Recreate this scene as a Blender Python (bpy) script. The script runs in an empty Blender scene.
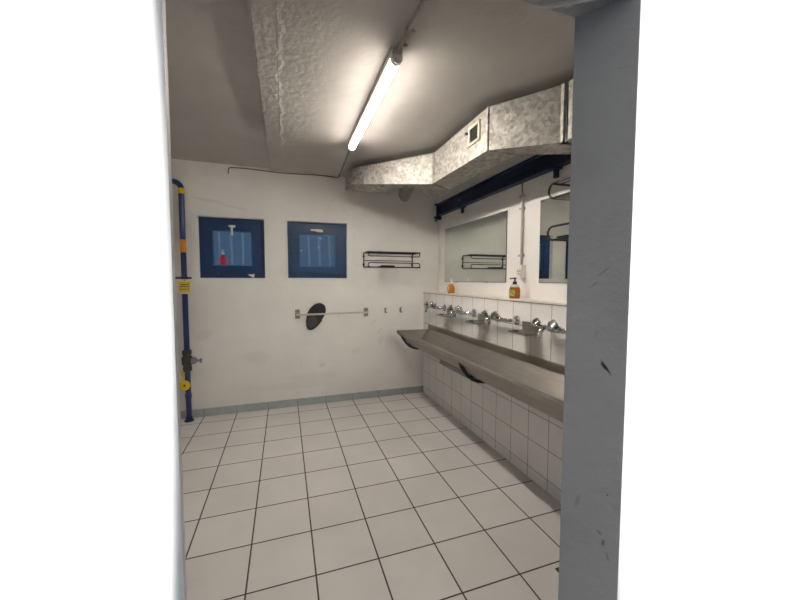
import bpy, bmesh, math, random
from mathutils import Vector, Matrix
random.seed(7)
S = bpy.context.scene
COL = S.collection
PI = math.pi

# ------------------------------------------------------------------ helpers
class MB:
    """collects shapes, builds ONE mesh object"""
    def __init__(s): s.bm = bmesh.new(); s.slot = 0
    def _mark(s, faces):
        for f in faces: f.material_index = s.slot
        return s
    def box(s, a, b, bev=0.0):
        a, b = Vector(a), Vector(b)
        r = bmesh.ops.create_cube(s.bm, size=1.0)
        d = b - a; c = (a + b) / 2
        for v in r['verts']: v.co = Vector((v.co.x*abs(d.x), v.co.y*abs(d.y), v.co.z*abs(d.z))) + c
        fs = set(f for v in r['verts'] for f in v.link_faces)
        if bev > 0:
            es = list(set(e for v in r['verts'] for e in v.link_edges))
            rr = bmesh.ops.bevel(s.bm, geom=es, offset=bev, segments=2, affect='EDGES', profile=0.5)
            fs = set(f for v in rr['verts'] for f in v.link_faces) | set(f for f in fs if f.is_valid)
        return s._mark(fs)
    def prism(s, poly, axis, lo, hi):
        """poly: list of 2d points; axis 0/1/2 = extrude axis; other coordinates in order"""
        def P(p, t):
            if axis == 0: return (t, p[0], p[1])
            if axis == 1: return (p[0], t, p[1])
            return (p[0], p[1], t)
        A = [s.bm.verts.new(P(p, lo)) for p in poly]; B = [s.bm.verts.new(P(p, hi)) for p in poly]
        n = len(poly); fs = [s.bm.faces.new(A), s.bm.faces.new(B[::-1])]
        for i in range(n): fs.append(s.bm.faces.new((A[i], A[(i+1) % n], B[(i+1) % n], B[i])))
        bmesh.ops.recalc_face_normals(s.bm, faces=fs)
        return s._mark(fs)
    def hexa(s, p):
        """8 points: bottom loop of four, top loop of four"""
        v = [s.bm.verts.new(q) for q in p]
        fs = [s.bm.faces.new([v[i] for i in f]) for f in ((0,1,2,3),(7,6,5,4),(0,4,5,1),(1,5,6,2),(2,6,7,3),(3,7,4,0))]
        bmesh.ops.recalc_face_normals(s.bm, faces=fs)
        return s._mark(fs)
    def lathe(s, o, axis, prof, n=20, lobes=0, lobe_amp=0.0):
        """prof: list of (radius, height along axis)"""
        o = Vector(o); ax = Vector(axis).normalized()
        u = ax.orthogonal().normalized(); w = ax.cross(u)
        rings = []; fs = []
        for r, h in prof:
            if r < 1e-6: rings.append([s.bm.verts.new(o + ax*h)])
            else:
                ring = []
                for i in range(n):
                    t = 2*PI*i/n; rr = r*(1 + lobe_amp*math.cos(lobes*t)) if lobes else r
                    ring.append(s.bm.verts.new(o + ax*h + (u*math.cos(t) + w*math.sin(t))*rr))
                rings.append(ring)
        for a, b in zip(rings, rings[1:]):
            for i in range(n):
                j = (i+1) % n
                if len(a) == 1 and len(b) == 1: continue
                if len(a) == 1: fs.append(s.bm.faces.new((a[0], b[i], b[j])))
                elif len(b) == 1: fs.append(s.bm.faces.new((a[i], b[0], a[j])))
                else: fs.append(s.bm.faces.new((a[i], b[i], b[j], a[j])))
        for ring in (rings[0], rings[-1]):
            if len(ring) > 1: fs.append(s.bm.faces.new(ring))
        bmesh.ops.recalc_face_normals(s.bm, faces=fs)
        return s._mark(fs)
    def cyl(s, a, b, r, n=16, r2=None):
        a, b = Vector(a), Vector(b)
        return s.lathe(a, b-a, [(r, 0), (r2 if r2 is not None else r, (b-a).length)], n)
    def tube(s, pts, r, n=10, closed=False):
        pts = [Vector(p) for p in pts]; N = len(pts); rings = []; fs = []
        prev = None
        for i, p in enumerate(pts):
            if closed: t = (pts[(i+1) % N] - pts[i-1])
            else: t = pts[min(i+1, N-1)] - pts[max(i-1, 0)]
            t.normalize()
            if prev is None: u = t.orthogonal().normalized()
            else:
                u = prev - t*prev.dot(t)
                u = u.normalized() if u.length > 1e-5 else t.orthogonal().normalized()
            prev = u; w = t.cross(u)
            rr = r[i] if isinstance(r, (list, tuple)) else r
            rings.append([s.bm.verts.new(p + (u*math.cos(2*PI*k/n) + w*math.sin(2*PI*k/n))*rr) for k in range(n)])
        pairs = list(zip(rings, rings[1:])) + ([(rings[-1], rings[0])] if closed else [])
        for a, b in pairs:
            for k in range(n): fs.append(s.bm.faces.new((a[k], a[(k+1) % n], b[(k+1) % n], b[k])))
        if not closed: fs.append(s.bm.faces.new(rings[0])); fs.append(s.bm.faces.new(rings[-1]))
        bmesh.ops.recalc_face_normals(s.bm, faces=fs)
        return s._mark(fs)
    def build(s, name, mats, parent=None, smooth=False, kind=None, off=None):
        me = bpy.data.meshes.new(name)
        if smooth:
            for f in s.bm.faces: f.smooth = True
            for e in s.bm.edges:
                if len(e.link_faces) == 2 and e.calc_face_angle(0) > math.radians(38): e.smooth = False
        if parent is not None or off is not None:
            o_ = parent_world(parent) if off is None else Vector(off)
            for v in s.bm.verts: v.co -= o_
        s.bm.to_mesh(me); s.bm.free()
        for m in (mats if isinstance(mats, (list, tuple)) else [mats]): me.materials.append(m)
        o = bpy.data.objects.new(name, me); COL.objects.link(o)
        if parent is not None: o.parent = parent
        elif off is not None: o.location = off
        if kind: o['kind'] = kind
        return o

def parent_world(p):
    v = Vector((0, 0, 0))
    while p is not None: v = v + p.location; p = p.parent
    return v
def thing(name, loc, label=None, cat=None, group=None, kind=None):
    o = bpy.data.objects.new(name, None); COL.objects.link(o); o.location = loc; o.empty_display_size = .05
    return tag(o, label, cat, group, kind)
def tag(o, label=None, cat=None, group=None, kind=None):
    if label: o['label'] = label
    if cat: o['category'] = cat
    if group: o['group'] = group
    if kind: o['kind'] = kind
    return o
def arc(c, r, a0, a1, n, plane):
    out = []
    for i in range(n+1):
        t = math.radians(a0 + (a1-a0)*i/n); p = [r*math.cos(t), r*math.sin(t)]
        q = list(c); q[plane[0]] += p[0]; q[plane[1]] += p[1]; out.append(tuple(q))
    return out

# ------------------------------------------------------------------ materials
class NT:
    def __init__(s, name):
        s.m = bpy.data.materials.new(name); s.m.use_nodes = True
        s.t = s.m.node_tree; s.b = s.t.nodes['Principled BSDF']
    def n(s, typ, **kw):
        x = s.t.nodes.new(typ)
        for k, v in kw.items():
            if k.startswith('i_'):
                key = k[2:]
                x.inputs[int(key) if key.isdigit() else key.replace('_', ' ')].default_value = v
            else: setattr(x, k, v)
        return x
    def l(s, a, b): s.t.links.new(a, b)
    def set(s, **kw):
        for k, v in kw.items(): s.b.inputs[k.replace('_', ' ')].default_value = v
    def pos(s):
        return s.n('ShaderNodeNewGeometry').outputs['Position']
    def mix(s, fac, a, b, blend='MIX'):
        x = s.n('ShaderNodeMix', data_type='RGBA', blend_type=blend)
        for i, v in ((0, fac), (6, a), (7, b)):
            if hasattr(v, 'links'): s.l(v, x.inputs[i])
            elif isinstance(v, (int, float)): x.inputs[i].default_value = v
            else: x.inputs[i].default_value = tuple(v) + ((1,) if len(v) == 3 else ())
        return x.outputs[2]
    def noise(s, scale, detail=4, rough=.5, vec=None):
        x = s.n('ShaderNodeTexNoise', i_Scale=scale, i_Detail=detail, i_Roughness=rough)
        s.l(vec if vec is not None else s.pos(), x.inputs['Vector'])
        return x.outputs['Fac']
    def ramp(s, fac, lo, hi, a=0.0, b=1.0):
        x = s.n('ShaderNodeMapRange'); x.inputs[1].default_value = lo; x.inputs[2].default_value = hi
        x.inputs[3].default_value = a; x.inputs[4].default_value = b
        s.l(fac, x.inputs[0]); return x.outputs[0]
    def math(s, op, a, b=0.0, c=None):
        x = s.n('ShaderNodeMath', operation=op)
        for i, v in enumerate((a, b, c)):
            if v is None: continue
            if hasattr(v, 'links'): s.l(v, x.inputs[i])
            else: x.inputs[i].default_value = v
        return x.outputs[0]
    def bump(s, h, strength, dist):
        x = s.n('ShaderNodeBump', i_Strength=strength, i_Distance=dist); s.l(h, x.inputs['Height']); s.l(x.outputs[0], s.b.inputs['Normal'])
    def col(s, c): s.l(c, s.b.inputs['Base Color'])

def c3(*v): return tuple(v) + (1,)
def simple(name, col, rough=.5, metal=0.0, var=0.06, scale=30, **kw):
    t = NT(name); t.set(Roughness=rough, Metallic=metal)
    f = t.noise(scale, 3)
    t.col(t.mix(t.ramp(f, .3, .7), [x*(1-var) for x in col], [min(1, x*(1+var)) for x in col]))
    for k, v in kw.items(): t.b.inputs[k.replace('_', ' ')].default_value = v
    return t.m
def marks(t, base, plane, items, col):
    """worn scratches, knocks and painted shadow streaks: soft ellipses in a plane; items (u, v, angle, half length, half width)"""
    sp = t.n('ShaderNodeSeparateXYZ'); t.l(t.pos(), sp.inputs[0])
    U, V = sp.outputs[plane[0]], sp.outputs[plane[1]]
    out = base; wob = t.noise(60, 2)
    for (u, v, a, hl, hw, k) in items:
        ca, sa = math.cos(math.radians(a)), math.sin(math.radians(a))
        du, dv = t.math('SUBTRACT', U, u), t.math('SUBTRACT', V, v)
        p = t.math('ADD', t.math('MULTIPLY', du, ca/hl), t.math('MULTIPLY', dv, sa/hl))
        q = t.math('ADD', t.math('MULTIPLY', du, -sa/hw), t.math('MULTIPLY', dv, ca/hw))
        d = t.math('ADD', t.math('MULTIPLY', p, p), t.math('MULTIPLY', q, q))
        d = t.math('ADD', d, t.math('MULTIPLY', t.math('SUBTRACT', wob, .5), 1.2))
        out = t.mix(t.ramp(d, .35, 1.2, k, 0.0), out, col)
    return out

def plaster(name, a, b, dirt, dirt_amt, bump=.35):
    t = NT(name); t.set(Roughness=.78)
    base = t.mix(t.ramp(t.noise(1.4, 5, .6), .35, .65), a, b)
    dm = t.math('MULTIPLY', t.ramp(t.noise(3.2, 8, .65), .56, .78), t.ramp(t.noise(11, 5, .7), .4, .7))
    base = t.mix(t.math('MULTIPLY', dm, dirt_amt), base, dirt)
    t.col(base)
    h = t.math('ADD', t.noise(28, 6, .6), t.math('MULTIPLY', t.noise(6, 3), 1.4))
    t.bump(h, bump, .012)
    return t, base

tw, b_ = plaster('white_plaster', (.74,.725,.70), (.80,.785,.76), (.42,.38,.33), .35)
# grubby scuffs of the back wall, plus two painted shadow streaks by the pipe top
wt = marks(tw, b_, (0, 2), [(1.28,.47,10,.05,.03,.18),(2.02,.74,70,.08,.04,.10),(1.70,.62,20,.07,.04,.09),(.55,.62,0,.16,.08,.10),(1.2,.34,0,.35,.06,.10),
     (.02,.90,20,.1,.05,.12),(.1,2.36,-8,.16,.016,.20),(.38,2.30,-8,.14,.016,.16),(1.0,.25,0,.5,.05,.1),(1.93,.98,40,.05,.02,.15),(2.0,.85,60,.06,.02,.12)], (.30,.28,.25))
tw.col(wt)
M = {}
M['plaster'] = tw.m
M['plaster_side'] = plaster('white_plaster_smooth', (.78,.765,.73), (.81,.80,.77), (.5,.47,.4), .25, .2)[0].m
# ceiling: old limewash, flaking along one seam
tc, cb = plaster('old_limewash', (.44,.42,.395), (.53,.51,.48), (.30,.27,.24), .5, .3)
sp = tc.n('ShaderNodeSeparateXYZ'); tc.l(tc.pos(), sp.inputs[0])
seam = tc.math('ADD', sp.outputs[0], tc.math('MULTIPLY', tc.math('SUBTRACT', tc.noise(7, 5, .6), .5), .16))
flake = tc.math('ADD', tc.ramp(seam, .875, .850), tc.math('MULTIPLY', tc.ramp(sp.outputs[0], .846, .850), .25))
near = tc.math('MULTIPLY', tc.ramp(sp.outputs[0], .72, .74), tc.ramp(sp.outputs[0], 1.25, .8))
h = tc.math('ADD', tc.math('MULTIPLY', tc.noise(17, 6, .6), tc.math('ADD', tc.math('MULTIPLY', near, .9), .3)), tc.math('MULTIPLY', flake, .5))
for nd in [x for x in tc.t.nodes if x.type == 'BUMP']: tc.t.nodes.remove(nd)
tc.bump(h, .55, .014)
M['ceiling'] = tc.m
M['reveal'] = None
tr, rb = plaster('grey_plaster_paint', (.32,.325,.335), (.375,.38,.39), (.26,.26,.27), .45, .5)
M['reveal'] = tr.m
M['front'] = plaster('white_corridor_paint', (.86,.86,.86), (.88,.88,.88), (.8,.8,.8), .1, .1)[0].m

def tiles(name, ua, va, uo, vo, w, hgt, mort, a, b, grout, rough, bumpd=.002):
    t = NT(name); t.set(Roughness=rough)
    sp = t.n('ShaderNodeSeparateXYZ'); t.l(t.pos(), sp.inputs[0])
    cx = t.n('ShaderNodeCombineXYZ')
    t.l(t.math('ADD', sp.outputs[ua], -uo + w*40), cx.inputs[0]); t.l(t.math('ADD', sp.outputs[va], -vo + hgt*40), cx.inputs[1])
    br = t.n('ShaderNodeTexBrick', offset=0.0, squash=1.0)
    for k, v in (('Scale', 1.0), ('Brick Width', w), ('Row Height', hgt), ('Mortar Size', mort), ('Mortar Smooth', .25), ('Bias', 0.0)): br.inputs[k].default_value = v
    br.inputs['Color1'].default_value = c3(*a); br.inputs['Color2'].default_value = c3(*b); br.inputs['Mortar'].default_value = c3(*grout)
    t.l(cx.outputs[0], br.inputs['Vector'])
    smear = t.ramp(t.noise(2.2, 6, .6), .35, .7, .93, 1.04)
    t.col(t.mix(1.0, br.outputs['Color'], t.n_rgb(smear), 'MULTIPLY'))
    t.l(t.ramp(br.outputs['Fac'], 0, 1, rough, .9), t.b.inputs['Roughness'])
    t.bump(t.math('ADD', t.math('MULTIPLY', br.outputs['Fac'], -1.0), t.math('MULTIPLY', t.noise(9, 2), .12)), .6, bumpd)
    return t.m
def n_rgb(s, v):
    x = s.n('ShaderNodeCombineColor')
    for i in range(3): s.l(v, x.inputs[i])
    return x.outputs[0]
NT.n_rgb = n_rgb
M['floor'] = tiles('floor_tiles', 0, 1, 0.0, -.1955, 0.33, .33, .0048, (.555,.54,.525), (.585,.57,.555), (.07,.052,.042), .42)
M['wall_tile'] = tiles('wall_tiles', 1, 2, -.197, .0865, .2127, .2135, .0026, (.76,.75,.725), (.79,.78,.755), (.17,.16,.15), .22, .0015)
M['far_wall'] = simple('bounce_damping_grey', (.36,.37,.38), .5)  # grey made up for unseen walls, to weaken bounced light
M['corridor_floor'] = simple('bounce_absorbing_floor', (.05,.05,.05), .9)  # unseen corridor floor made dark to soak up bounced light
M['skirting'] = simple('grey_blue_skirting_tile', (.36,.39,.40), .45, var=.08, scale=9)
M['ledge_joint'] = simple('brown_ledge_joint', (.30,.26,.21), .8)
M['ledge'] = simple('cream_ledge_tile', (.70,.67,.60), .35, var=.05, scale=6)
M['grout'] = simple('dark_grout', (.16,.14,.12), .9)
M['navy'] = simple('blue_window_paint', (.008,.042,.125), .45, var=.12, scale=18)
M['beam_blue'] = simple('dark_blue_steel_paint', (.008,.020,.060), .5, var=.15, scale=10)
M['pipe_blue'] = simple('blue_pipe_enamel', (.014,.030,.125), .3, var=.1, scale=14)
M['black'] = simple('black_coated_wire', (.012,.012,.013), .45)
M['black_rubber'] = simple('black_foam_rubber', (.022,.021,.021), .75, var=.2, scale=60)
M['black_rubber_pad'] = simple('worn_black_rubber', (.055,.052,.05), .8, var=.2, scale=80)
M['chrome'] = simple('chrome', (.62,.62,.63), .07, 1.0, var=.02)
M['dull_steel'] = simple('dull_bracket_steel', (.30,.26,.21), .5, .6, var=.25, scale=60)
M['bar_steel'] = simple('satin_steel_bar', (.58,.57,.54), .42, 1.0, var=.05)
M['white_plastic'] = simple('white_plastic', (.78,.77,.73), .4)
M['cream_plastic'] = simple('cream_plastic', (.70,.64,.50), .45)
M['lamp_housing'] = simple('cream_lamp_housing', (.62,.58,.52), .5)
M['conduit'] = simple('painted_conduit', (.40,.37,.33), .6, var=.15)
M['steel_conduit'] = simple('grey_steel_conduit', (.42,.41,.39), .4, .6, var=.15, scale=15)
M['dark_slot'] = simple('dark_vent_slots', (.008,.008,.008), .7)
M['yellow'] = simple('yellow_tag', (.78,.58,.02), .5)
M['orange'] = simple('orange_sticker', (.80,.30,.03), .5)
M['ink'] = simple('black_ink', (.03,.03,.03), .6)
M['red'] = simple('red_plastic', (.95,.06,.11), .5)
M['brass'] = simple('dark_valve_brass', (.05,.045,.04), .5, .4)
M['grey_metal'] = simple('grey_valve_metal', (.26,.26,.25), .5, .5)
M['drain'] = simple('tarnished_drain_metal', (.07,.075,.05), .45, .6, var=.3, scale=60)
M['crack'] = simple('dirty_cable', (.20,.17,.14), .8)
M['bead'] = simple('blue_glazing_bead', (.05,.14,.27), .45)
M['alu'] = simple('window_handle_alloy', (.62,.62,.60), .35, .5)
M['paper'] = simple('white_tape', (.7,.7,.68), .8)
M['pump'] = simple('black_pump_plastic', (.015,.015,.015), .35)
M['soap_label'] = simple('printed_soap_label', (.42,.40,.12), .5, var=.6, scale=45)

def steel(name, col, rough, axis_scale, metal=1.0):
    t = NT(name); t.set(Metallic=metal)
    mp = t.n('ShaderNodeMapping'); mp.inputs['Scale'].default_value = axis_scale; t.l(t.pos(), mp.inputs[0])
    f = t.noise(1.0, 6, .6, mp.outputs[0]); g = t.noise(3.0, 5, .6)
    k = t.math('ADD', t.math('MULTIPLY', f, .5), t.math('MULTIPLY', g, .5))
    t.col(t.mix(t.ramp(k, .35, .65), [x*.82 for x in col], [min(1, x*1.1) for x in col]))
    t.l(t.ramp(k, .35, .65, rough*.8, rough*1.25), t.b.inputs['Roughness'])
    t.bump(f, .06, .002)
    return t.m
M['trough'] = steel('brushed_stainless', (.41,.385,.345), .36, (40, 3, 60))
M['trough_dark'] = steel('dull_galvanised_box', (.34,.33,.31), .5, (30, 4, 30))
M['dish'] = steel('soap_dish_steel', (.36,.34,.31), .38, (30, 30, 80))
# galvanised sheet with spangle
t = NT('galvanised_sheet'); t.set(Metallic=.55)
v1 = t.n('ShaderNodeTexVoronoi', i_Scale=42.0); t.l(t.pos(), v1.inputs['Vector'])
v2 = t.n('ShaderNodeTexVoronoi', i_Scale=18.0); t.l(t.pos(), v2.inputs['Vector'])
s1 = t.n('ShaderNodeSeparateColor'); t.l(v1.outputs['Color'], s1.inputs[0])
s2 = t.n('ShaderNodeSeparateColor'); t.l(v2.outputs['Color'], s2.inputs[0])
k = t.math('ADD', t.math('MULTIPLY', s1.outputs[0], .65), t.math('MULTIPLY', s2.outputs[0], .35))
k = t.math('ADD', t.math('MULTIPLY', k, .75), t.math('MULTIPLY', t.noise(3, 4), .25))
t.col(t.mix(k, (.20,.194,.178), (.58,.56,.51)))
t.l(t.ramp(k, 0, 1, .70, .52), t.b.inputs['Roughness'])
t.bump(k, .15, .002)
M['galv'] = t.m
t = NT('mirror_glass'); t.set(Metallic=1.0, Roughness=0.0); t.b.inputs['Base Color'].default_value = c3(.80,.83,.79)
M['mirror'] = t.m
M['mirror_edge'] = simple('dark_mirror_edge', (.05,.055,.05), .3)
t = NT('lamp_diffuser'); t.set(Roughness=.4)
t.b.inputs['Base Color'].default_value = c3(.9,.88,.8); t.b.inputs['Emission Color'].default_value = c3(1.0,.905,.81); t.b.inputs['Emission Strength'].default_value = 82.0
gn = t.n('ShaderNodeNewGeometry'); sz = t.n('ShaderNodeSeparateXYZ'); t.l(gn.outputs['Normal'], sz.inputs[0])
out_ = t.ramp(sz.outputs[2], -.9, -.2, 1.0, .06)   # the tube gives most of its light downwards
gain = t.n('ShaderNodeMath', operation='MULTIPLY', name='gain', i_1=215.0); t.l(out_, gain.inputs[0]); t.l(gain.outputs[0], t.b.inputs['Emission Strength'])
M['lamp'] = t.m
lm = t.m.copy(); lm.name = 'fill_lamp_diffuser'; lm.node_tree.nodes['gain'].inputs[1].default_value = 30.0; M['lamp_fill'] = lm
t = NT('frosted_pane'); t.set(Roughness=.22, Transmission_Weight=1.0, IOR=1.3)
wv = t.n('ShaderNodeTexWave', wave_type='BANDS', bands_direction='X', i_Scale=2.6, i_Distortion=1.2, i_Detail=2.0); t.l(t.pos(), wv.inputs['Vector'])
g_ = t.math('ADD', t.math('MULTIPLY', t.ramp(wv.outputs['Fac'], .80, .98), .75), t.math('MULTIPLY', t.noise(9, 5), .5))
t.col(t.mix(g_, (.55,.66,.78), (.90,.96,1.0)))
M['pane'] = t.m
t = NT('amber_soap'); t.set(Roughness=.12, Transmission_Weight=.35, IOR=1.35); t.b.inputs['Base Color'].default_value = c3(.80,.27,.03)
M['amber'] = t.m
t = NT('clear_bottle'); t.set(Roughness=.06, Transmission_Weight=1.0, IOR=1.2); t.b.inputs['Base Color'].default_value = c3(.93,.92,.88)
M['clear'] = t.m

# ------------------------------------------------------------------ camera
C = Vector((.862884, -4.232811, 1.507242)); yaw, pit, rol = .33, -.058, .0014
fw = Vector((math.sin(yaw)*math.cos(pit), math.cos(yaw)*math.cos(pit), math.sin(pit)))
r0 = Vector((math.cos(yaw), -math.sin(yaw), 0)); u0 = r0.cross(fw)
rr = r0*math.cos(rol) + u0*math.sin(rol); uu = -r0*math.sin(rol) + u0*math.cos(rol)
cam = bpy.data.cameras.new('camera'); co = bpy.data.objects.new('camera', cam); COL.objects.link(co)
co.matrix_world = Matrix(((rr.x, uu.x, -fw.x, C.x), (rr.y, uu.y, -fw.y, C.y), (rr.z, uu.z, -fw.z, C.z), (0, 0, 0, 1)))
cam.sensor_width = 36; cam.sensor_fit = 'HORIZONTAL'; cam.lens = 344.3458/800*36; cam.shift_x = -2.5/800; cam.clip_start = .02
S.camera = co

# ------------------------------------------------------------------ the room shell
XL, XR, XT = -2.6, 2.82, 2.608         # left wall, right wall, tiled face of the half-height wall
YF, YN = -3.453, -3.574                # room side and corridor side of the doorway wall
ZL, ZR, XB = 2.761, 2.743, .725        # ceiling left and right of the step
def struct(name, mb, m, **kw): return mb.build(name, m, kind='structure', **kw)
struct('floor', MB().box((-3.2, -3.6, -.12), (4.8, .25, 0)), M['floor'])
struct('floor_corridor', MB().box((-3.2, -6.6, -.12), (4.8, -3.6, 0)), M['corridor_floor'])
b = MB(); b.box((-3.2, -6.6, ZL), (XB, .25, ZL+.2)); b.box((XB, -6.6, ZR), (4.8, .25, ZL+.2))
struct('ceiling', b, M['ceiling'])
W1 = (-.008, .656, 1.527, 2.19); W2 = (.906, 1.596, 1.53, 2.19)
b = MB()
for x0, x1, z0, z1 in ((XL-.2, W1[0], 0, ZL), (W1[1], W2[0], 0, ZL), (W2[1], XR+.2, 0, ZL),
                       (W1[0], W1[1], 0, W1[2]), (W1[0], W1[1], W1[3], ZL), (W2[0], W2[1], 0, W2[2]), (W2[0], W2[1], W2[3], ZL)):
    b.box((x0, 0, z0), (x1, .22, z1))
bmesh.ops.remove_doubles(b.bm, verts=b.bm.verts, dist=1e-5)
struct('wall_back', b, M['plaster'])
struct('wall_right', MB().box((XR, YF, 0), (XR+.2, 0, ZL)), M['plaster_side'])
struct('wall_left', MB().box((XL-.2, YF, 0), (XL, 0, ZL)), M['far_wall'])
struct('wall_right_tiled', MB().box((XT, YF, 0), (XR, -.004, 1.342)), M['wall_tile'])
b = MB(); b.box((XT-.006, YF, 1.342), (XR, -.002, 1.354), .002)
b.slot = 1; b.box((XT-.004, YF, 1.335), (XT+.02, -.003, 1.3425))
struct('trim_1', b, [M['ledge'], M['ledge_joint']])
# doorway wall with its splayed opening
b = MB()
b.prism([(1.628, YF), (1.715, YN), (4.6, YN), (4.6, YF)], 2, 0, ZL)
b.prism([(.662, YF), (.689, YN), (-3.0, YN), (-3.0, YF)], 2, 0, ZL)
b.prism([(.662, YF), (1.628, YF), (1.715, YN), (.689, YN)], 2, 2.225, ZL)
for f in b.bm.faces:
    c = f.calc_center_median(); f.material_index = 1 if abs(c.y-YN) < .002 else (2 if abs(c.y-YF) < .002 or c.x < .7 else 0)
tr.col(marks(tr, rb, (1, 2), [(-3.537,1.268,62,.023,.0026,.95),(-3.533,1.272,62,.012,.0045,.9),(-3.525,1.53,-50,.02,.0016,.4),(-3.508,1.495,-50,.012,.0016,.35),(-3.543,.775,-80,.012,.004,.55),(-3.535,.80,60,.008,.004,.4),(-3.552,.74,-100,.014,.003,.3),(-3.548,.915,0,.002,.002,.8),(-3.488,.87,-80,.02,.005,.2),(-3.515,1.36,-80,.012,.003,.15)], (.03,.03,.032)))
struct('wall_front', b, [M['reveal'], M['front'], M['far_wall']])
# grey skirting tiles along the back wall
b = MB()
x = -.33*5
while x < XT:
    x1 = min(x+.33, XT); b.box((max(x, XL)+.0022, -.012, 0.001), (x1-.0022, 0, .088), .0025); x += .33
b.slot = 1; b.box((XL, -.007, 0.001), (XT, 0, .084))
struct('baseboard_back', b, [M['skirting'], M['grout']])

# ------------------------------------------------------------------ windows
def window(idx, w, vertical_handle):
    x0, x1, z0, z1 = w; y = .065
    root = thing('window_%d' % idx, (x0, y, z0), kind='structure')
    def ring(a0, a1, c0, c1, wd_l, wd_r, wd_b, wd_t, ya, yb):
        m = MB()
        m.prism([(a0, c0), (a1, c0), (a1-wd_r, c0+wd_b), (a0+wd_l, c0+wd_b)], 1, ya, yb)
        m.prism([(a0, c1), (a1, c1), (a1-wd_r, c1-wd_t), (a0+wd_l, c1-wd_t)], 1, ya, yb)
        m.prism([(a0, c0), (a0+wd_l, c0+wd_b), (a0+wd_l, c1-wd_t), (a0, c1)], 1, ya, yb)
        m.prism([(a1, c0), (a1-wd_r, c0+wd_b), (a1-wd_r, c1-wd_t), (a1, c1)], 1, ya, yb)
        return m
    ring(x0, x1, z0, z1, .055, .055, .062, .055, y, y+.07).build('window_frame', M['navy'], root)
    s = (x0+.048, x1-.050, z0+.06, z1-.05)
    sash = ring(s[0], s[1], s[2], s[3], .082, .082, .075, .088, y-.030, y+.04).build('sash', M['navy'], root)
    ring(s[0]-.007, s[1]+.007, s[2]-.007, s[3]+.007, .014, .014, .014, .014, y-.004, y+.002).build('gap_shade', M['black'], root)  # black strip painted in as the shaded gap around the sash
    g = (s[0]+.082, s[1]-.082, s[2]+.075, s[3]-.088)
    ring(g[0]-.002, g[1]+.002, g[2]-.002, g[3]+.002, .012, .012, .012, .012, y-.010, y+.02).build('glazing_bead', M['bead'], sash)
    MB().box((g[0]-.01, y+.008, g[2]-.01), (g[1]+.01, y+.013, g[3]+.01)).build('pane', M['pane'], sash)
    zt = s[3]-.045; xm = (s[0]+s[1])/2
    m = MB()
    if vertical_handle:
        m.box((xm-.034, y-.034, zt-.008), (xm+.034, y-.022, zt+.018), .004); m.cyl((xm, y-.022, zt), (xm, y-.05, zt), .011)
        m.box((xm-.011, y-.058, zt-.10), (xm+.011, y-.046, zt+.012), .004)
    else:
        m.box((xm-.02, y-.034, zt-.016), (xm+.06, y-.022, zt+.014), .004); m.cyl((xm+.03, y-.022, zt), (xm+.03, y-.055, zt), .012)
        m.box((xm-.085, y-.062, zt-.010), (xm+.045, y-.048, zt+.012), .004)
    m.build('handle', M['alu'], sash, smooth=True)
    for xh in (s[0]+.10, s[1]-.10):
        m = MB(); m.cyl((xh-.04, y-.028, s[2]-.004), (xh+.04, y-.028, s[2]-.004), .007, 10); m.box((xh-.035, y-.024, s[2]-.03), (xh+.035, y-.0, s[2]-.006), .002)
        m.build('hinge', M['navy'], root, smooth=True)
    return root
w1 = window(1, W1, True); w2 = window(2, W2, False)
m = MB(); m.hexa([(.528, .033, 1.532), (.535, .033, 1.532), (.535, .0345, 1.532), (.528, .0345, 1.532), (.47, .031, 1.566), (.545, .031, 1.572), (.545, .0345, 1.572), (.47, .0345, 1.566)])
m.build('torn_tape', M['paper'], w1)
# red bottle on the outer sill behind the first pane
rb_ = thing('spray_bottle', (.207, .150, 1.605), 'red bottle with pale cap behind the frosted pane of the left window', 'bottle')
MB().lathe((.207, .150, 1.592), (0, 0, 1), [(.036, 0), (.042, .01), (.042, .13), (.036, .165), (.016, .19), (.014, .2)], 20).build('body', M['red'], rb_, smooth=True)
MB().lathe((.207, .150, 1.792), (0, 0, 1), [(.017, 0), (.017, .03), (.010, .045), (.006, .06)], 16).build('cap', M['white_plastic'], rb_, smooth=True)
struct('window_sill', MB().box((-.1, .125, 1.50), (.75, .3, 1.592)), M['plaster_side'])

# ------------------------------------------------------------------ ceiling lamp and cables
def tube_lamp(lx, ly0, ly1, dz, label, em):
    lamp = thing('ceiling_light', (lx, (ly0+ly1)/2, ZR+dz), label, 'lamp', 'tube lamps on the ceiling')
    m = MB(); m.prism([(lx-.03, ZR+dz), (lx+.03, ZR+dz), (lx+.028, 2.702+dz), (lx-.028, 2.702+dz)], 1, ly0, ly1); m.build('housing', M['lamp_housing'], lamp)
    pr = [(lx-.027, 2.704)] + [(lx +   .027*math.cos(math.radians(a)), 2.688 +   .027*math.sin(math.radians(a))) for a in range(180, 361, 20)] + [(lx+.027, 2.704)]
    MB().prism([(x_, z_+dz) for x_, z_ in pr], 1, ly0+.03, ly1-.03).build('diffuser', em, lamp, smooth=True)
    for y0, y1 in ((ly0-.004, ly0+.03), (ly1-.03, ly1+.004)):
        MB().prism([(x_ + (x_-lx)*.08, z_ + dz - (.002 if z_ < 2.70 else 0)) for x_, z_ in pr], 1, y0, y1).build('end_cap', M['white_plastic'], lamp)
tube_lamp(1.452, -2.42, -1.10, 0, 'long lit tube batten lamp above the sink side, its conduit running off its near end', M['lamp'])
tube_lamp(-1.0, -2.50, -1.25, ZL-ZR, 'added tube batten fill lamp beyond the ceiling step, out of view', M['lamp_fill'])  # added lamp, never in view, lifts the fill light
cd = thing('ceiling_conduit', (1.47, -2.9, ZR), 'thin painted cable conduit running along the ceiling from the near end of the tube lamp', 'conduit')
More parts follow.
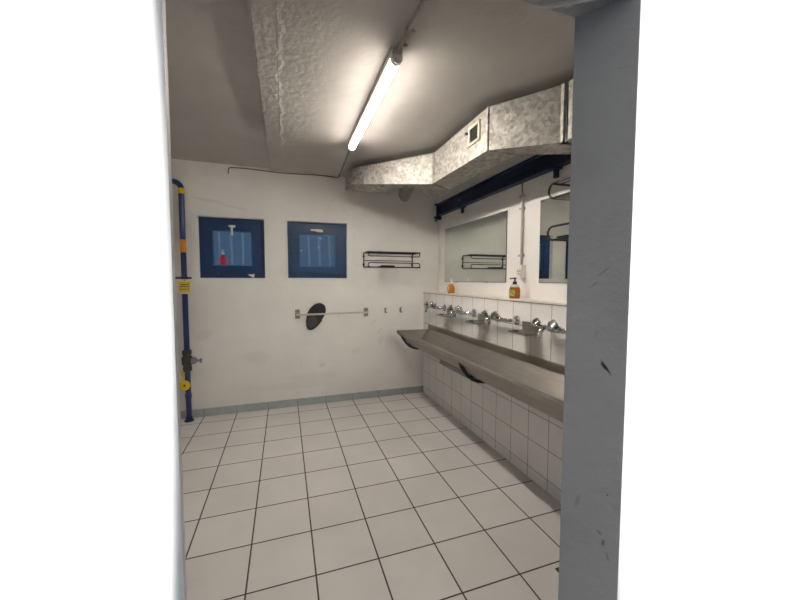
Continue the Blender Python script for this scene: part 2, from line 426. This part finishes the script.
m = MB(); m.tube([(1.456, -2.42, 2.735), (1.462, -2.48, 2.733), (1.468, -2.9, 2.733), (1.47, YF, 2.733)], .010); m.build('tube', M['conduit'], cd, smooth=True)
for y in (-2.46, -2.57):
    m = MB(); m.box((1.447, y-.008, 2.722), (1.484, y+.008, ZR), .002); m.cyl((1.484, y, 2.735), (1.496, y, 2.735), .006); m.build('clip', M['steel_conduit'], cd)
m = MB(); m.tube([(1.452, -1.10, 2.736), (1.472, -.75, 2.736), (1.49, -.3, 2.736), (1.497, -.03, 2.736), (1.497, -.008, 2.73)], .008)
tag(m.build('ceiling_cable', M['crack'], smooth=True), 'dark ceiling cable from the tube lamp to the back wall', 'cable')
pts = [(1.49, -.008, 2.729)]
for i in range(24):
    f = i/23; pts.append((1.47 - 1.14*f, -.008, 2.731 + .006*math.sin(f*9) - .006*f))
pts += [(.315, -.008, 2.718), (.308, -.008, 2.70), (.306, -.008, 2.668), (.312, -.008, 2.66)]
tag(MB().tube(pts, .0065, 8).build('wall_cable', M['crack'], smooth=True), 'thin dirty cable along the top of the back wall, its loose end hanging down', 'cable')

# ------------------------------------------------------------------ ventilation duct
duct = thing('ventilation_duct', (2.4, -1.6, ZR), 'angular galvanised sheet metal air duct hung under the ceiling along the washing side', 'duct')
T = 2.681
A1f, A1b, zA1 = (2.192, -1.228), (2.44, -1.05), 2.408
B1f, B1b, zB1 = (2.192, -2.140), (2.44, -2.140), 2.393
C1f, C1b, zC1 = (2.475, -2.526), (2.69, -2.39), 2.341
D1f, D1b = (2.475, YF), (2.69, YF)
def sect(f0, b0, z0, f1, b1, z1, name, t0=T, t1=T):
    m = MB(); m.hexa([(f0[0], f0[1], z0), (f1[0], f1[1], z1), (b1[0], b1[1], z1), (b0[0], b0[1], z0), (f0[0], f0[1], t0), (f1[0], f1[1], t1), (b1[0], b1[1], t1), (b0[0], b0[1], t0)])
    return m.build(name, M['galv'], duct)
m = MB(); P = [(1.566,-.555,2.525),(1.543,-.23,2.53),(1.98,-.46,2.474),(1.953,-.74,2.465),(2.04,-.87,2.448),(2.16,-.95,2.427),(2.34,-.72,2.418),(2.44,-1.05,2.408),(2.192,-1.228,2.408)]
va = [m.bm.verts.new(p) for p in P]; vb_ = [m.bm.verts.new((p[0], p[1], T)) for p in P]; n = len(P)
fs = [m.bm.faces.new(va), m.bm.faces.new(vb_)] + [m.bm.faces.new((va[i], va[(i+1) % n], vb_[(i+1) % n], vb_[i])) for i in range(n)]
bmesh.ops.recalc_face_normals(m.bm, faces=fs); bmesh.ops.triangulate(m.bm, faces=fs[:2]); m.build('end_section', M['galv'], duct)
m = MB(); m.tube([(1.56, -.548, 2.522), (2.185, -1.222, 2.405)], .005, 6); m.tube([(1.562, -.55, T), (2.188, -1.224, T)], .005, 6); m.build('folded_edge', M['galv'], duct)
sB = sect(A1f, A1b, zA1, B1f, B1b, zB1, 'straight_section')
sect(B1f, B1b, zB1, C1f, C1b, zC1, 'offset_section')
sect(C1f, C1b, zC1, D1f, D1b, zC1, 'straight_section')
for x, y in ((1.75, -.5), (2.31, -1.7), (2.33, -1.25), (2.56, -2.9)): MB().cyl((x, y, T-.01), (x, y, ZR), .006, 8).build('hanger_rod', M['steel_conduit'], duct)
def collar(f, b_, z, dy, dx=0.0):
    m = MB(); e = .008; w = .016
    m.box((f[0]-e, f[1]-w, z-e), (f[0]+.012, f[1]+w, T)); m.box((f[0]-e, f[1]-w, z-e), (b_[0]+e, f[1]+w, z+.012))
    return m
m = MB(); e = .007
for q in (-.02, .006):
    m.hexa([(A1f[0]-e, A1f[1]-.008+q, zA1-e), (A1f[0]+.01, A1f[1]-.008+q, zA1-e), (A1f[0]+.01, A1f[1]+.006+q, zA1-e), (A1f[0]-e, A1f[1]+.006+q, zA1-e),
            (A1f[0]-e, A1f[1]-.008+q, T), (A1f[0]+.01, A1f[1]-.008+q, T), (A1f[0]+.01, A1f[1]+.006+q, T), (A1f[0]-e, A1f[1]+.006+q, T)])
m.hexa([(A1f[0]-e, A1f[1]-.01, zA1-e), (A1b[0], A1b[1]-.01, zA1-e), (A1b[0], A1b[1]+.01, zA1-e), (A1f[0]-e, A1f[1]+.01, zA1-e),
        (A1f[0]-e, A1f[1]-.01, zA1+.005), (A1b[0], A1b[1]-.01, zA1+.005), (A1b[0], A1b[1]+.01, zA1+.005), (A1f[0]-e, A1f[1]+.01, zA1+.005)])
m.build('joint_flange', M['galv'], duct)
m = MB(); m.box((B1f[0]-.006, B1f[1]-.009, zB1-.005), (B1f[0]+.01, B1f[1]+.009, T)); m.box((B1f[0]-.006, B1f[1]-.009, zB1-.006), (B1b[0]+.05, B1f[1]+.009, zB1+.004)); m.build('joint_flange', M['galv'], duct)
m = MB(); m.box((C1f[0]-.016, C1f[1]-.014, zC1-.012), (C1f[0]+.01, C1f[1]+.012, T)); m.box((C1f[0]-.016, C1f[1]-.014, zC1-.012), (C1b[0], C1f[1]+.012, zC1+.004)); m.build('joint_flange', M['galv'], duct)
m = MB(); m.box((C1f[0]-.006, C1f[1]-.030, zC1-.010), (C1f[0]+.01, C1f[1]-.018, T)); m.build('gasket', M['black'], duct)
m = MB(); m.cyl((2.10, -.92, 2.585), (2.34, -.005, 2.585), .075, 24); m.build('round_spigot', M['steel_conduit'], duct, smooth=True)
# inlet grille on the duct's side
gx = A1f[0]
m = MB(); ya, yb, za, zb = -2.05, -1.888, 2.498, 2.640
for p in (((ya, za), (yb, za+.022)), ((ya, zb-.022), (yb, zb)), ((ya, za), (ya+.024, zb)), ((yb-.024, za), (yb, zb))):
    m.box((gx-.012, p[0][0], p[0][1]), (gx, p[1][0], p[1][1]), .002)
gr = m.build('vent_grille', M['cream_plastic'], duct)
MB().box((gx-.003, ya+.02, za+.018), (gx+.001, yb-.02, zb-.018)).build('grille_back', M['dark_slot'], gr)
for i in range(7):
    z = za+.026+i*.0145
    MB().hexa([(gx-.010, ya+.022, z), (gx-.010, yb-.022, z), (gx-.002, yb-.022, z+.008), (gx-.002, ya+.022, z+.008), (gx-.010, ya+.022, z+.0015), (gx-.010, yb-.022, z+.0015), (gx-.002, yb-.022, z+.0095), (gx-.002, ya+.022, z+.0095)]).build('slat', M['brass'], gr)
m = MB(); m.cyl((gx-.03, yb+.004, 2.60), (gx, yb+.004, 2.60), .010); m.build('grille_knob', M['black'], gr, smooth=True)

# ------------------------------------------------------------------ blue steel rail above the mirrors
rail = thing('steel_beam', (2.79, -1.8, 2.4), 'dark blue painted steel beam running along the right wall below the duct', 'beam')
zb0, zb1 = 2.342, 2.492
m = MB(); m.box((2.795, YF, zb0), (XR, -.12, zb1)); m.box((2.752, YF, zb1-.014), (2.795, -.12, zb1)); m.box((2.752, YF, zb0), (2.795, -.12, zb0+.012)); m.box((2.786, YF, zb0+.06), (2.796, -.12, zb0+.067))
m.build('channel', M['beam_blue'], rail)
m = MB(); m.box((2.735, -.12, zb0-.055), (2.80, -.108, zb1-.005)); m.box((2.715, -.135, zb1-.022), (2.80, -.09, zb1-.006)); m.box((2.705, -.135, zb0-.04), (2.80, -.09, zb0-.018), .003); m.cyl((2.73, -.115, zb0-.08), (2.73, -.115, zb0-.03), .012)
m.build('end_plate', M['beam_blue'], rail)
for y in (-.70, -2.13):
    m = MB(); m.box((2.755, y-.035, zb0-.014), (XR, y+.035, zb0+.002)); m.box((2.775, y-.022, zb0-.075), (2.80, y+.012, zb0-.01)); m.build('clamp', M['beam_blue'], rail)
for y in (-.62, -2.42):
    m = MB(); m.lathe((2.7955, y, 2.43), (-1, 0, 0), [(.008, 0), (.008, .004), (0, .006)], 8); m.build('bolt', M['white_plastic'], rail)

# ------------------------------------------------------------------ mirrors
def mirror(y0, y1, z0, z1, label):
    r = thing('wall_mirror', (XR, (y0+y1)/2, z0), label, 'mirror', 'wall mirrors above the wash trough')
    MB().box((XR-.006, y0, z0), (XR-.0005, y1, z1)).build('backing', M['mirror_edge'], r)
    MB().box((XR-.0075, y0+.004, z0+.004), (XR-.006, y1-.004, z1-.004)).build('glass', M['mirror'], r)
    for y in ((y0*.75+y1*.25), (y0*.25+y1*.75)):
        MB().box((XR-.013, y-.018, z0-.006), (XR, y+.018, z0+.009), .002).build('clip', M['steel_conduit'], r)
mirror(-1.505, -.202, 1.485, 2.15, 'wide mirror on the right wall nearest the back corner, reflecting the wire rack')
mirror(-3.15, -1.945, 1.485, 2.143, 'mirror on the right wall beyond the socket, cut off by the doorway edge')

# socket and conduit
sk = thing('wall_socket', (XR, -1.75, 1.53), 'white wall socket box below the vertical conduit between the mirrors', 'socket')
MB().box((XR-.050, -1.785, 1.528), (XR-.0005, -1.712, 1.638), .005).build('plate', M['white_plastic'], sk)
m = MB(); m.lathe((XR-.050, -1.749, 1.575), (-1, 0, 0), [(.031, 0), (.031, .004), (.026, .004), (.024, .001), (0, .001)], 20); so = m.build('socket_ring', M['cream_plastic'], sk, smooth=True)
for dy, dz in ((-.012, .010), (.012, .010), (0, -.013)):
    MB().cyl((XR-.050, -1.749+dy, 1.575+dz), (XR-.0525, -1.749+dy, 1.575+dz), .006, 8).build('contact_hole', M['crack'], so)
cv = thing('wall_conduit', (XR-.02, -1.72, 1.6), 'grey vertical cable conduit on the wall between the two mirrors', 'conduit')
MB().tube([(XR-.016, -1.735, 1.64), (XR-.016, -1.735, 2.24)], .0105, 12).build('tube', M['steel_conduit'], cv, smooth=True)
MB().tube([(XR-.016, -1.735, 2.235), (XR-.016, -1.728, 2.29), (XR-.016, -1.725, 2.345)], .006, 8).build('cable', M['crack'], cv, smooth=True)
for z in (1.72, 2.12, 2.225):
    MB().box((XR-.036, -1.757, z-.009), (XR, -1.713, z+.009), .003).build('clip', M['steel_conduit'], cv)
tag(MB().tube([(XR-.007, -.06, 2.62), (XR-.007, -.062, 1.36)], .006, 8).build('corner_cable', M['plaster_side'], smooth=True), 'white painted cable running down the back corner beside the wide mirror', 'cable')

# ------------------------------------------------------------------ wire racks
def loop(pa, pb, h, r):
    """stadium loop between two end points, in the vertical plane"""
    pa, pb = Vector(pa), Vector(pb); d = (pb-pa).normalized(); k = h/2; out = []
    for i in range(9):
        t = math.radians(-90 + 180*i/8); out.append(pb - d*k + d*k*math.cos(t) + Vector((0, 0, k*math.sin(t))))
    for i in range(9):
        t = math.radians(90 + 180*i/8); out.append(pa + d*k + d*k*math.cos(t) + Vector((0, 0, k*math.sin(t))))
    return MB().tube(out, r, 8, closed=True)
rk = thing('wire_rack', (2.12, 0, 1.66), 'black wire shelf rack on the back wall between the right window and the corner', 'rack')
X0, X1, Yr = 1.80, 2.455, -.25
for z in (1.816, 1.687): loop((X0, Yr, z), (X1, Yr, z), .05, .0055).build('front_rail', M['black'], rk, smooth=True)
for x in (X0, X1-.012):
    m = MB(); m.tube([(x, -.012, 1.835), (x, -.012, 1.665)], 0.0075, 8)
    m.tube([(x, -.012, 1.838), (x, -.2, 1.841), (x+.012, Yr, 1.841)], 0.0075, 8); m.tube([(x, -.012, 1.668), (x, -.2, 1.662), (x+.012, Yr, 1.662)], 0.0075, 8)
    m.build('side_frame', M['black'], rk, smooth=True)
    for z in (1.80, 1.70): MB().lathe((x, 0, z), (0, -1, 0), [(.014, 0), (.014, .004), (.008, .012)], 12).build('screw', M['black'], rk)
for z in (1.838, 1.664):
    for y in (-.05, -.11, -.17): MB().tube([(X0, y, z), (X1-.012, y, z)], .0045, 8).build('shelf_wire', M['black'], rk, smooth=True)
MB().tube([(X0, -.014, 1.75), (X1-.012, -.014, 1.75)], .004, 8).build('back_wire', M['black'], rk, smooth=True)
m = MB(); m.box((1.955, -.245, 1.669), (2.13, -.02, 1.675), .002); m.box((1.955, -.245, 1.669), (2.13, -.239, 1.683), .002); m.box((2.03, -.15, 1.675), (2.10, -.09, 1.686), .003)
tag(m.build('flat_tray', M['black_rubber']), 'flat dark tray lying on the lower wires of the rack on the back wall', 'tray')
rk2 = thing('wire_rack', (2.7, -2.75, 1.8), 'black wire rack with two rounded loops in front of the mirror by the doorway edge', 'rack')
Ya, Yb, Xr = -2.275, -3.25, 2.60
for z, h in ((2.115, .10), (1.827, .092)): loop((Xr, Ya, z), (Xr, Yb, z), h, .0075).build('front_rail', M['black'], rk2, smooth=True)
for y in (Ya-.03, Yb+.03):
    m = MB(); m.tube([(XR-.02, y-.01, 2.163), (Xr, y, 2.163)], .0075, 8); m.tube([(XR-.02, y-.01, 1.783), (Xr, y, 1.783)], .006, 8); m.tube([(XR-.02, y-.01, 2.165), (XR-.02, y-.01, 1.78)], .0075, 8)
    m.build('side_frame', M['black'], rk2, smooth=True)
    for z in (2.12, 1.83): MB().lathe((XR-.008, y-.01, z), (-1, 0, 0), [(.014, 0), (.014, .004), (.008, .012)], 12).build('screw', M['black'], rk2)
for z in (2.163, 1.783):
    for x in (2.66, 2.73): MB().tube([(x, Ya-.03, z), (x, Yb+.03, z)], .004, 8).build('shelf_wire', M['black'], rk2, smooth=True)
m = MB(); m.box((2.585, -2.47, 1.789), (2.67, -2.37, 1.800), .003)
tag(m.build('flat_tray', M['black_rubber']), 'small flat black piece on the lower loop of the rack by the doorway edge', 'tray')

# ------------------------------------------------------------------ towel bar, slipper, hooks
tb = thing('towel_bar', (1.41, 0, 1.1), 'slim steel towel bar on two square brackets on the back wall', 'towel bar')
MB().tube([(.985, -.055, 1.100), (1.845, -.055, 1.106)], .011, 12).build('bar', M['bar_steel'], tb, smooth=True)
for x in (1.002, 1.824):
    m = MB(); m.box((x-.027, -.012, 1.05), (x+.027, -.0005, 1.158), .003); m.box((x-.012, -.055, 1.092), (x+.012, -.010, 1.114), .003); m.build('bracket', M['dull_steel'], tb)
sl = thing('slipper', (1.2, -.02, 1.08), 'black rubber slipper tucked toe up behind the towel bar', 'slipper')
ax = Vector((.20, 0, .29)).normalized(); sd = Vector((ax.z, 0, -ax.x)); oc = Vector((1.203, -.004, 1.082))
def outline(n=40, k=1.0):
    P = []
    for i in range(n):
        t = 2*PI*i/n; c, s_ = math.cos(t), math.sin(t)
        L = c*(.165 if c > 0 else .182); wd = (.094 if c > 0 else .092) + .012*c
        P.append((L*k, s_*wd*(1 if k == 1 else k)*(1 - .06*max(0, -c))))
    return P
def sl_pt(l, w, y): p = oc + ax*l + sd*(w + (.16*-l if l < 0 else 0)); return (p.x, y, p.z)
def slab(pts, ya, yb, m=None, ins=.94):
    m = m or MB(); bm = m.bm
    A = [bm.verts.new(sl_pt(l, w, ya)) for l, w in pts]; B = [bm.verts.new(sl_pt(l, w, ya+(yb-ya)*.7)) for l, w in pts]; D = [bm.verts.new(sl_pt(l*ins, w*ins, yb)) for l, w in pts]
    n = len(pts)
    for Q, R_ in ((A, B), (B, D)):
        for i in range(n): bm.faces.new((Q[i], Q[(i+1) % n], R_[(i+1) % n], R_[i]))
    bm.faces.new(A); bm.faces.new(D); bmesh.ops.recalc_face_normals(bm, faces=bm.faces[:]); return m
slab(outline(), .0005, -.030).build('sole', M['black_rubber'], sl, smooth=True)
slab([(l*.82-.078 if True else l, w*.72-.012) for l, w in [(p[0]*.55, p[1]) for p in outline()]], -.029, -.034, ins=.97).build('insole', M['black_rubber_pad'], sl, smooth=True)
m = MB(); out = [p for p in outline(48) if p[0] < .02]
out.sort(key=lambda p: math.atan2(p[1], -p[0]-.05)); m.tube([sl_pt(l*.92, w*.92, -.038) for l, w in out], .013, 8); m.build('heel_rim', M['black_rubber'], sl, smooth=True)
# the closed toe part: a dome over the upper half
m = MB(); bm = m.bm; rows = []
zp = lambda p: oc.z + ax.z*p[0] + sd.z*p[1]
up = [p for p in outline(80) if zp(p) > 1.124]
k_ = max(range(len(up)), key=lambda i: math.hypot(up[i][0]-up[i-1][0], up[i][1]-up[i-1][1])); up = up[k_:] + up[:k_]
mid = ((up[0][0]+up[-1][0])/2, (up[0][1]+up[-1][1])/2)
for jj in range(8):
    f = jj/7*PI/2*.985
    rows.append([bm.verts.new(sl_pt(mid[0]+(p[0]-mid[0])*math.cos(f), mid[1]+(p[1]-mid[1])*math.cos(f), -.024 - .046*math.sin(f))) for p in up])
for a, c_ in zip(rows, rows[1:]):
    for i in range(len(up)-1): bm.faces.new((a[i], a[i+1], c_[i+1], c_[i]))
bmesh.ops.recalc_face_normals(bm, faces=bm.faces[:]); m.build('toe_cover', M['black_rubber'], sl, smooth=True)
for x, lab in ((2.079, 'small metal coat hook on the back wall, the one closer to the towel bar'), (2.283, 'small metal coat hook on the back wall, the one closer to the trough corner')):
    hk = thing('coat_hook', (x, 0, 1.12), lab, 'hook', 'coat hooks on the back wall')
    MB().box((x-.011, -.004, 1.09), (x+.011, .001, 1.15), .0015).build('plate', M['dull_steel'], hk)
    m = MB(); m.tube([(x, -.003, 1.138), (x, -.03, 1.15), (x, -.036, 1.158)], .006, 8); m.tube([(x, -.003, 1.108), (x+.008, -.03, 1.09), (x+.012, -.04, 1.10)], .005, 8); m.tube([(x, -.003, 1.108), (x-.010, -.03, 1.09), (x-.014, -.04, 1.10)], .005, 8)
    m.build('prong', M['dull_steel'], hk, smooth=True)

# ------------------------------------------------------------------ wash trough
tg = thing('wash_trough', (2.4, -1.8, .87), 'long stainless steel wash trough along the tiled right wall', 'wash trough')
Y0, Y1 = -3.44, -.205
prof = [(2.6072,.940),(2.592,.940),(2.590,.886),(2.580,.880),(2.47,.735),(2.36,.722),(2.216,.878),(2.210,.885),(2.173,.885),(2.170,.880),(2.170,.850),(2.176,.846),(2.302,.722),(2.47,.705),(2.6072,.78)]
m = MB(); m.prism(prof, 1, Y0, Y1-.006)
m.prism([(2.606,.940),(2.590,.940),(2.585,.882),(2.215,.885),(2.170,.885),(2.170,.850),(2.302,.722),(2.47,.705),(2.606,.72)], 1, Y1-.006, Y1)
m.build('basin', M['trough'], tg)
m = MB(); m.box((2.285, -1.72, .69), (2.5, -1.20, .745), .004); m.build('drain_box', M['trough_dark'], tg)
for y in (-.34, -1.80, -3.1):
    m = MB(); w = .014
    pts = [(2.185, y, .852), (2.20, y-.002, .81), (2.245, y-.004, .745), (2.29, y-.006, .705), (2.34, y-.008, .682), (2.40, y-.008, .672), (2.606, y-.008, .665)]
    m.tube(pts, .015, 8); m.tube([(2.28, y, .73), (2.36, y-.01, .705), (2.47, y-.01, .695)], .008, 8)
    m.box((2.596, y-.03, .60), (2.607, y+.02, .70), .002)
    m.build('bracket', M['black'], tg, smooth=True)

# ------------------------------------------------------------------ taps and soap dishes
tap_labels = ['chrome two-knob wall tap at the far end of the trough, nearest the back wall', 'chrome two-knob wall tap, second along the trough from the back wall',
              'chrome two-knob wall tap below the amber pump bottle, third along the trough', 'chrome two-knob wall tap by the doorway edge, the largest in view']
def tap(c, label):
    r = thing('wall_tap', (XT, c, 1.19), label, 'tap', 'taps above the wash trough')
    z = 1.188; x = 2.535
    m = MB(); m.tube([(x, c+.15, z), (x, c-.02, z), (x, c-.115, z), (x+.006, c-.138, z), (x+.024, c-.15, z), (XT-.004, c-.15, z)], .0145, 12); m.lathe((x, c-.035, z), (0, 1, 0), [(.015, 0), (.024, .012), (.026, .04), (.022, .065), (.015, .075)], 16)
    m.build('body', M['chrome'], r, smooth=True)
    for yy, rad in ((c+.155, .032), (c+.005, .037)):
        m = MB(); d = (-.72, .0, .52)
        m.lathe((x-.004, yy, z+.006), d, [(.012, 0), (.013, .014), (rad*.8, .022), (rad, .030), (rad, .044), (rad*.82, .052), (rad*.45, .054), (0, .052)], 32, 5, .13); m.build('knob', M['chrome'], r, smooth=True)
    for yy in (c-.15, c+.12):
        m = MB(); m.lathe((XT-.0005, yy, z), (-1, 0, 0), [(.040, 0), (.039, .008), (.026, .017), (.017, .019), (.016, .06)], 24); m.build('wall_flange', M['chrome'], r, smooth=True)
    m = MB(); m.tube([(x-.006, c+.085, z), (x-.035, c+.083, z-.004), (x-.058, c+.081, z-.022), (x-.066, c+.08, z-.055), (x-.066, c+.08, z-.068)], [.017, .018, .018, .0175, .019], 12); m.build('spout', M['chrome'], r, smooth=True)
for c, lb in zip((-.495, -1.15, -1.80, -2.45), tap_labels): tap(c, lb)
dish_labels = ['steel wall soap dish between the first two taps from the back corner', 'steel wall soap dish between the second and third taps from the back corner', 'steel wall soap dish with tall backplate right beside the largest tap']
for c, lb in zip((-.82, -1.475, -2.125), dish_labels):
    r = thing('soap_dish', (XT, c, 1.13), lb, 'soap dish', 'soap dishes above the wash trough')
    MB().box((XT-.006, c-.105, 1.112), (XT+.0005, c+.105, 1.192), .0015).build('backplate', M['dish'], r)
    m = MB(); m.box((2.47, c-.10, 1.112), (XT-.004, c+.10, 1.118), .0015); m.box((2.468, c-.10, 1.112), (2.473, c+.10, 1.128), .0015); m.box((2.47, c+.096, 1.112), (XT-.004, c+.10, 1.128), .0015); m.box((2.47, c-.10, 1.112), (XT-.004, c-.096, 1.128), .0015)
    m.build('tray', M['dish'], r)
    m = MB(); m.lathe((2.505, c+.062, 1.118), (0, 0, 1), [(.020, 0), (.026, .006), (.024, .013), (.014, .016), (0, .0165)], 16)
    tag(m.build('soap_lump', M['black_rubber_pad'], smooth=True), {0: 'dark soap remnant on the dish nearest the back corner', 1: 'dark soap remnant on the middle dish', 2: 'dark soap remnant on the dish beside the largest tap'}[dish_labels.index(lb)], 'soap', 'soap remnants on the dishes')

# ------------------------------------------------------------------ soap bottles
bt = thing('soap_bottle', (2.70, -1.79, 1.354), 'amber liquid soap bottle with a black pump on the ledge below the socket', 'bottle')
bx, by, bz = 2.70, -1.79, 1.354
m = MB(); m.lathe((bx, by, bz), (0, 0, 1), [(.040, 0), (.044, .004), (.046, .03), (.045, .075), (.038, .098), (.024, .114), (.014, .120), (.013, .128)], 24); m.build('body', M['clear'], bt, smooth=True)
m = MB(); m.lathe((bx, by, bz+.002), (0, 0, 1), [(.037, 0), (.0415, .004), (.0435, .03), (.0425, .073), (.038, .088), (0, .089)], 24); m.build('liquid', M['amber'], bt, smooth=True)
m = MB(); R_ = .0472; n = 14
pts_a, pts_b = [], []
for i in range(n+1):
    a = math.radians(150 + 85*i/n); pts_a.append(m.bm.verts.new((bx+R_*math.cos(a), by+R_*math.sin(a), bz+.022))); pts_b.append(m.bm.verts.new((bx+(R_-.0005)*math.cos(a), by+(R_-.0005)*math.sin(a), bz+.072)))
for i in range(n): m.bm.faces.new((pts_a[i], pts_a[i+1], pts_b[i+1], pts_b[i]))
m.build('label', M['soap_label'], bt, smooth=True)
m = MB(); m.lathe((bx, by, bz+.120), (0, 0, 1), [(.0175, 0), (.0175, .020), (.010, .024), (.0065, .026), (.0065, .043), (.013, .044), (.013, .054), (0, .056)], 16)
m.tube([(bx, by, bz+.169), (bx-.02, by+.012, bz+.169), (bx-.036, by+.02, bz+.164)], .0055, 8); m.build('pump', M['pump'], bt, smooth=True)
bt2 = thing('soap_bottle', (2.70, -.62, 1.354), 'small amber soap bottle with a pale cap under the wide mirror', 'bottle')
by = -.62
m = MB(); m.lathe((bx, by, bz), (0, 0, 1), [(.036, 0), (.040, .004), (.041, .05), (.036, .085), (.02, .105), (.013, .11), (.013, .118)], 20); m.build('body', M['amber'], bt2, smooth=True)
m = MB(); m.lathe((bx, by, bz+.112), (0, 0, 1), [(.016, 0), (.016, .02), (.008, .024), (.007, .044), (.012, .045), (.011, .056), (0, .058)], 16); m.build('cap', M['white_plastic'], bt2, smooth=True)
m = MB(); m.box((bx-.0425, by-.022, bz+.02), (bx-.036, by+.022, bz+.075), .003); m.build('label', M['soap_label'], bt2)

# ------------------------------------------------------------------ blue pipe by the left window
px, py = -.125, -.09
pp = thing('water_pipe', (px, py, 0), 'blue floor-to-ceiling pipe with valve beside the left window', 'pipe')
m = MB(); m.tube([(px, py, .002), (px, py, 2.44)] + arc((px-.07, py, 2.44), .07, 0, 90, 8, (0, 2))[1:] + [(XL, py, 2.51)], .027, 16); m.build('tube', M['pipe_blue'], pp, smooth=True)
m = MB(); m.lathe((px, py, 0.0), (0, 0, 1), [(.046, .001), (.046, .012), (.034, .016), (.032, .05), (.027, .055)], 18); m.build('floor_flange', M['beam_blue'], pp, smooth=True)
for z0, z1, r, mt, nm in ((2.39, 2.445, .0295, 'yellow', 'marking_band'), (.25, .30, .032, 'pipe_blue', 'coupling')):
    MB().lathe((px, py, z0), (0, 0, 1), [(r, 0), (r, z1-z0)], 18).build(nm, M[mt], pp, smooth=True)
MB().lathe((px, py, 1.79), (0, 0, 1), [(.0285, 0), (.0285, .13)], 18).build('orange_sticker', M['orange'], pp, smooth=True)
m = MB(); m.lathe((px, py, .535), (0, 0, 1), [(.030, 0), (.042, .01), (.042, .05), (.036, .06), (.050, .08), (.052, .15), (.036, .175), (.044, .185), (.044, .225), (.030, .235)], 18); vb = m.build('valve', M['brass'], pp, smooth=True)
m = MB(); m.lathe((px+.04, py, .65), (1, -.25, 0), [(.03, 0), (.040, .012), (.040, .03), (.024, .05), (.014, .055), (.011, .10)], 16); m.box((px+.125, py-.055, .63), (px+.145, py-.02, .675), .004); m.build('valve_handle', M['grey_metal'], vb, smooth=True)
m = MB(); m.box((px-.075, py-.042, 1.515), (px+.075, py-.034, 1.535), .002); m.lathe((px, py, 1.51), (0, 0, 1), [(.034, 0), (.034, .03)], 18); cl = m.build('sign_clamp', M['black'], pp)
st = thing('hanging_sign', (px+.012, py-.045, 1.36), 'small white and yellow sign plate hanging on the blue pipe', 'sign')
MB().box((px-.047, py-.046, 1.36), (px+.068, py-.043, 1.512), .001).build('plate', M['white_plastic'], st)
MB().box((px-.042, py-.0475, 1.376), (px+.062, py-.046, 1.488), .0005).build('yellow_panel', M['yellow'], st)
m = MB()
for zz, segs in ((1.457, ((-.018, .03), (.036, .05))), (1.437, ((-.03, -.006), (.0, .028), (.034, .05))), (1.410, ((-.03, -.016), (-.008, .01), (.016, .032), (.038, .05)))):
    for a, c_ in segs: m.box((px+a, py-.0485, zz-.005), (px+c_, py-.0475, zz+.004))
m.build('lettering', M['ink'], st)
MB().lathe((px+.012, py-.0485, 1.500), (0, -1, 0), [(.006, 0), (.006, .003), (0, .004)], 10).build('screw', M['ink'], st)
dt = thing('valve_tag', (px-.02, py-.05, .42), 'round yellow tag on a short chain below the valve of the blue pipe', 'tag')
m = MB(); m.lathe((px-.022, py-.043, .40), (0, -1, 0), [(.054, 0), (.054, .004)], 28); dd = m.build('disc', M['yellow'], dt, smooth=True)
MB().lathe((px-.022, py-.047, .40), (0, -1, 0), [(.011, 0), (.011, .0015)], 12).build('hole_ring', M['ink'], dd)
m = MB(); m.tube([(px-.022, py-.046, .455), (px-.03, py-.05, .50), (px-.034, py-.048, .56)], .008, 8); m.box((px-.048, py-.056, .50), (px-.024, py-.044, .55), .004); m.build('chain', M['yellow'], dt, smooth=True)

# ------------------------------------------------------------------ floor drain by the doorway
dr = thing('floor_drain', (2.26, -2.965, 0), 'tarnished square floor drain half hidden by the doorway edge', 'drain')
m = MB(); dx0, dx1, dy0, dy1 = 2.174, 2.354, -3.048, -2.868
for p in (((dx0, dy0), (dx1, dy0+.016)), ((dx0, dy1-.016), (dx1, dy1)), ((dx0, dy0), (dx0+.016, dy1)), ((dx1-.016, dy0), (dx1, dy1))): m.box((p[0][0], p[0][1], .0005), (p[1][0], p[1][1], .004), .001)
m.build('frame', M['drain'], dr)
MB().box((dx0+.01, dy0+.01, .0003), (dx1-.01, dy1-.01, .0012)).build('well', M['dark_slot'], dr)
for i in range(6): MB().box((dx0+.03+i*.022, dy0+.014, .001), (dx0+.04+i*.022, dy1-.014, .0035)).build('grate_bar', M['drain'], dr)

# ------------------------------------------------------------------ light
wd = bpy.data.worlds.new('dusk'); S.world = wd; wd.use_nodes = True
bg = wd.node_tree.nodes['Background']; bg.inputs[0].default_value = c3(.40,.66,1.0); bg.inputs[1].default_value = .18
def spot(name, loc, aim, power, half, blend=.05, col=(1, .98, .95)):
    l = bpy.data.lights.new(name, 'SPOT'); l.energy = power; l.spot_size = math.radians(half*2); l.spot_blend = blend; l.color = col; l.shadow_soft_size = .008
    o = bpy.data.objects.new(name, l); COL.objects.link(o); o.location = loc
    o.rotation_euler = (Vector(aim)-Vector(loc)).to_track_quat('-Z', 'Y').to_euler()
# added spots without fixtures, each whitening its own stretch of the doorway wall
def dirpt(loc, ang, sgn): a = math.radians(ang); return (loc[0] + sgn*math.cos(a), loc[1] + math.sin(a), loc[2])
LA = (-2.3, -5.4, 1.5); spot('added_wall_wash_west', LA, dirpt(LA, 31.5+80, 1), 2300, 80, .0)
RA = (4.4, -5.4, 1.5); spot('added_wall_wash_east', RA, dirpt(RA, 33.8+80, -1), 900, 80, .004)

S.view_settings.view_transform = 'Standard'; S.view_settings.look = 'None'; S.view_settings.exposure = 0.0; S.view_settings.gamma = 1.0
S.view_settings.use_curve_mapping = False
S.cycles.use_denoising = True
S.cycles.max_bounces = 12; S.cycles.diffuse_bounces = 8; S.cycles.glossy_bounces = 6
S.cycles.blur_glossy = 0.0; S.cycles.sample_clamp_indirect = 0.0
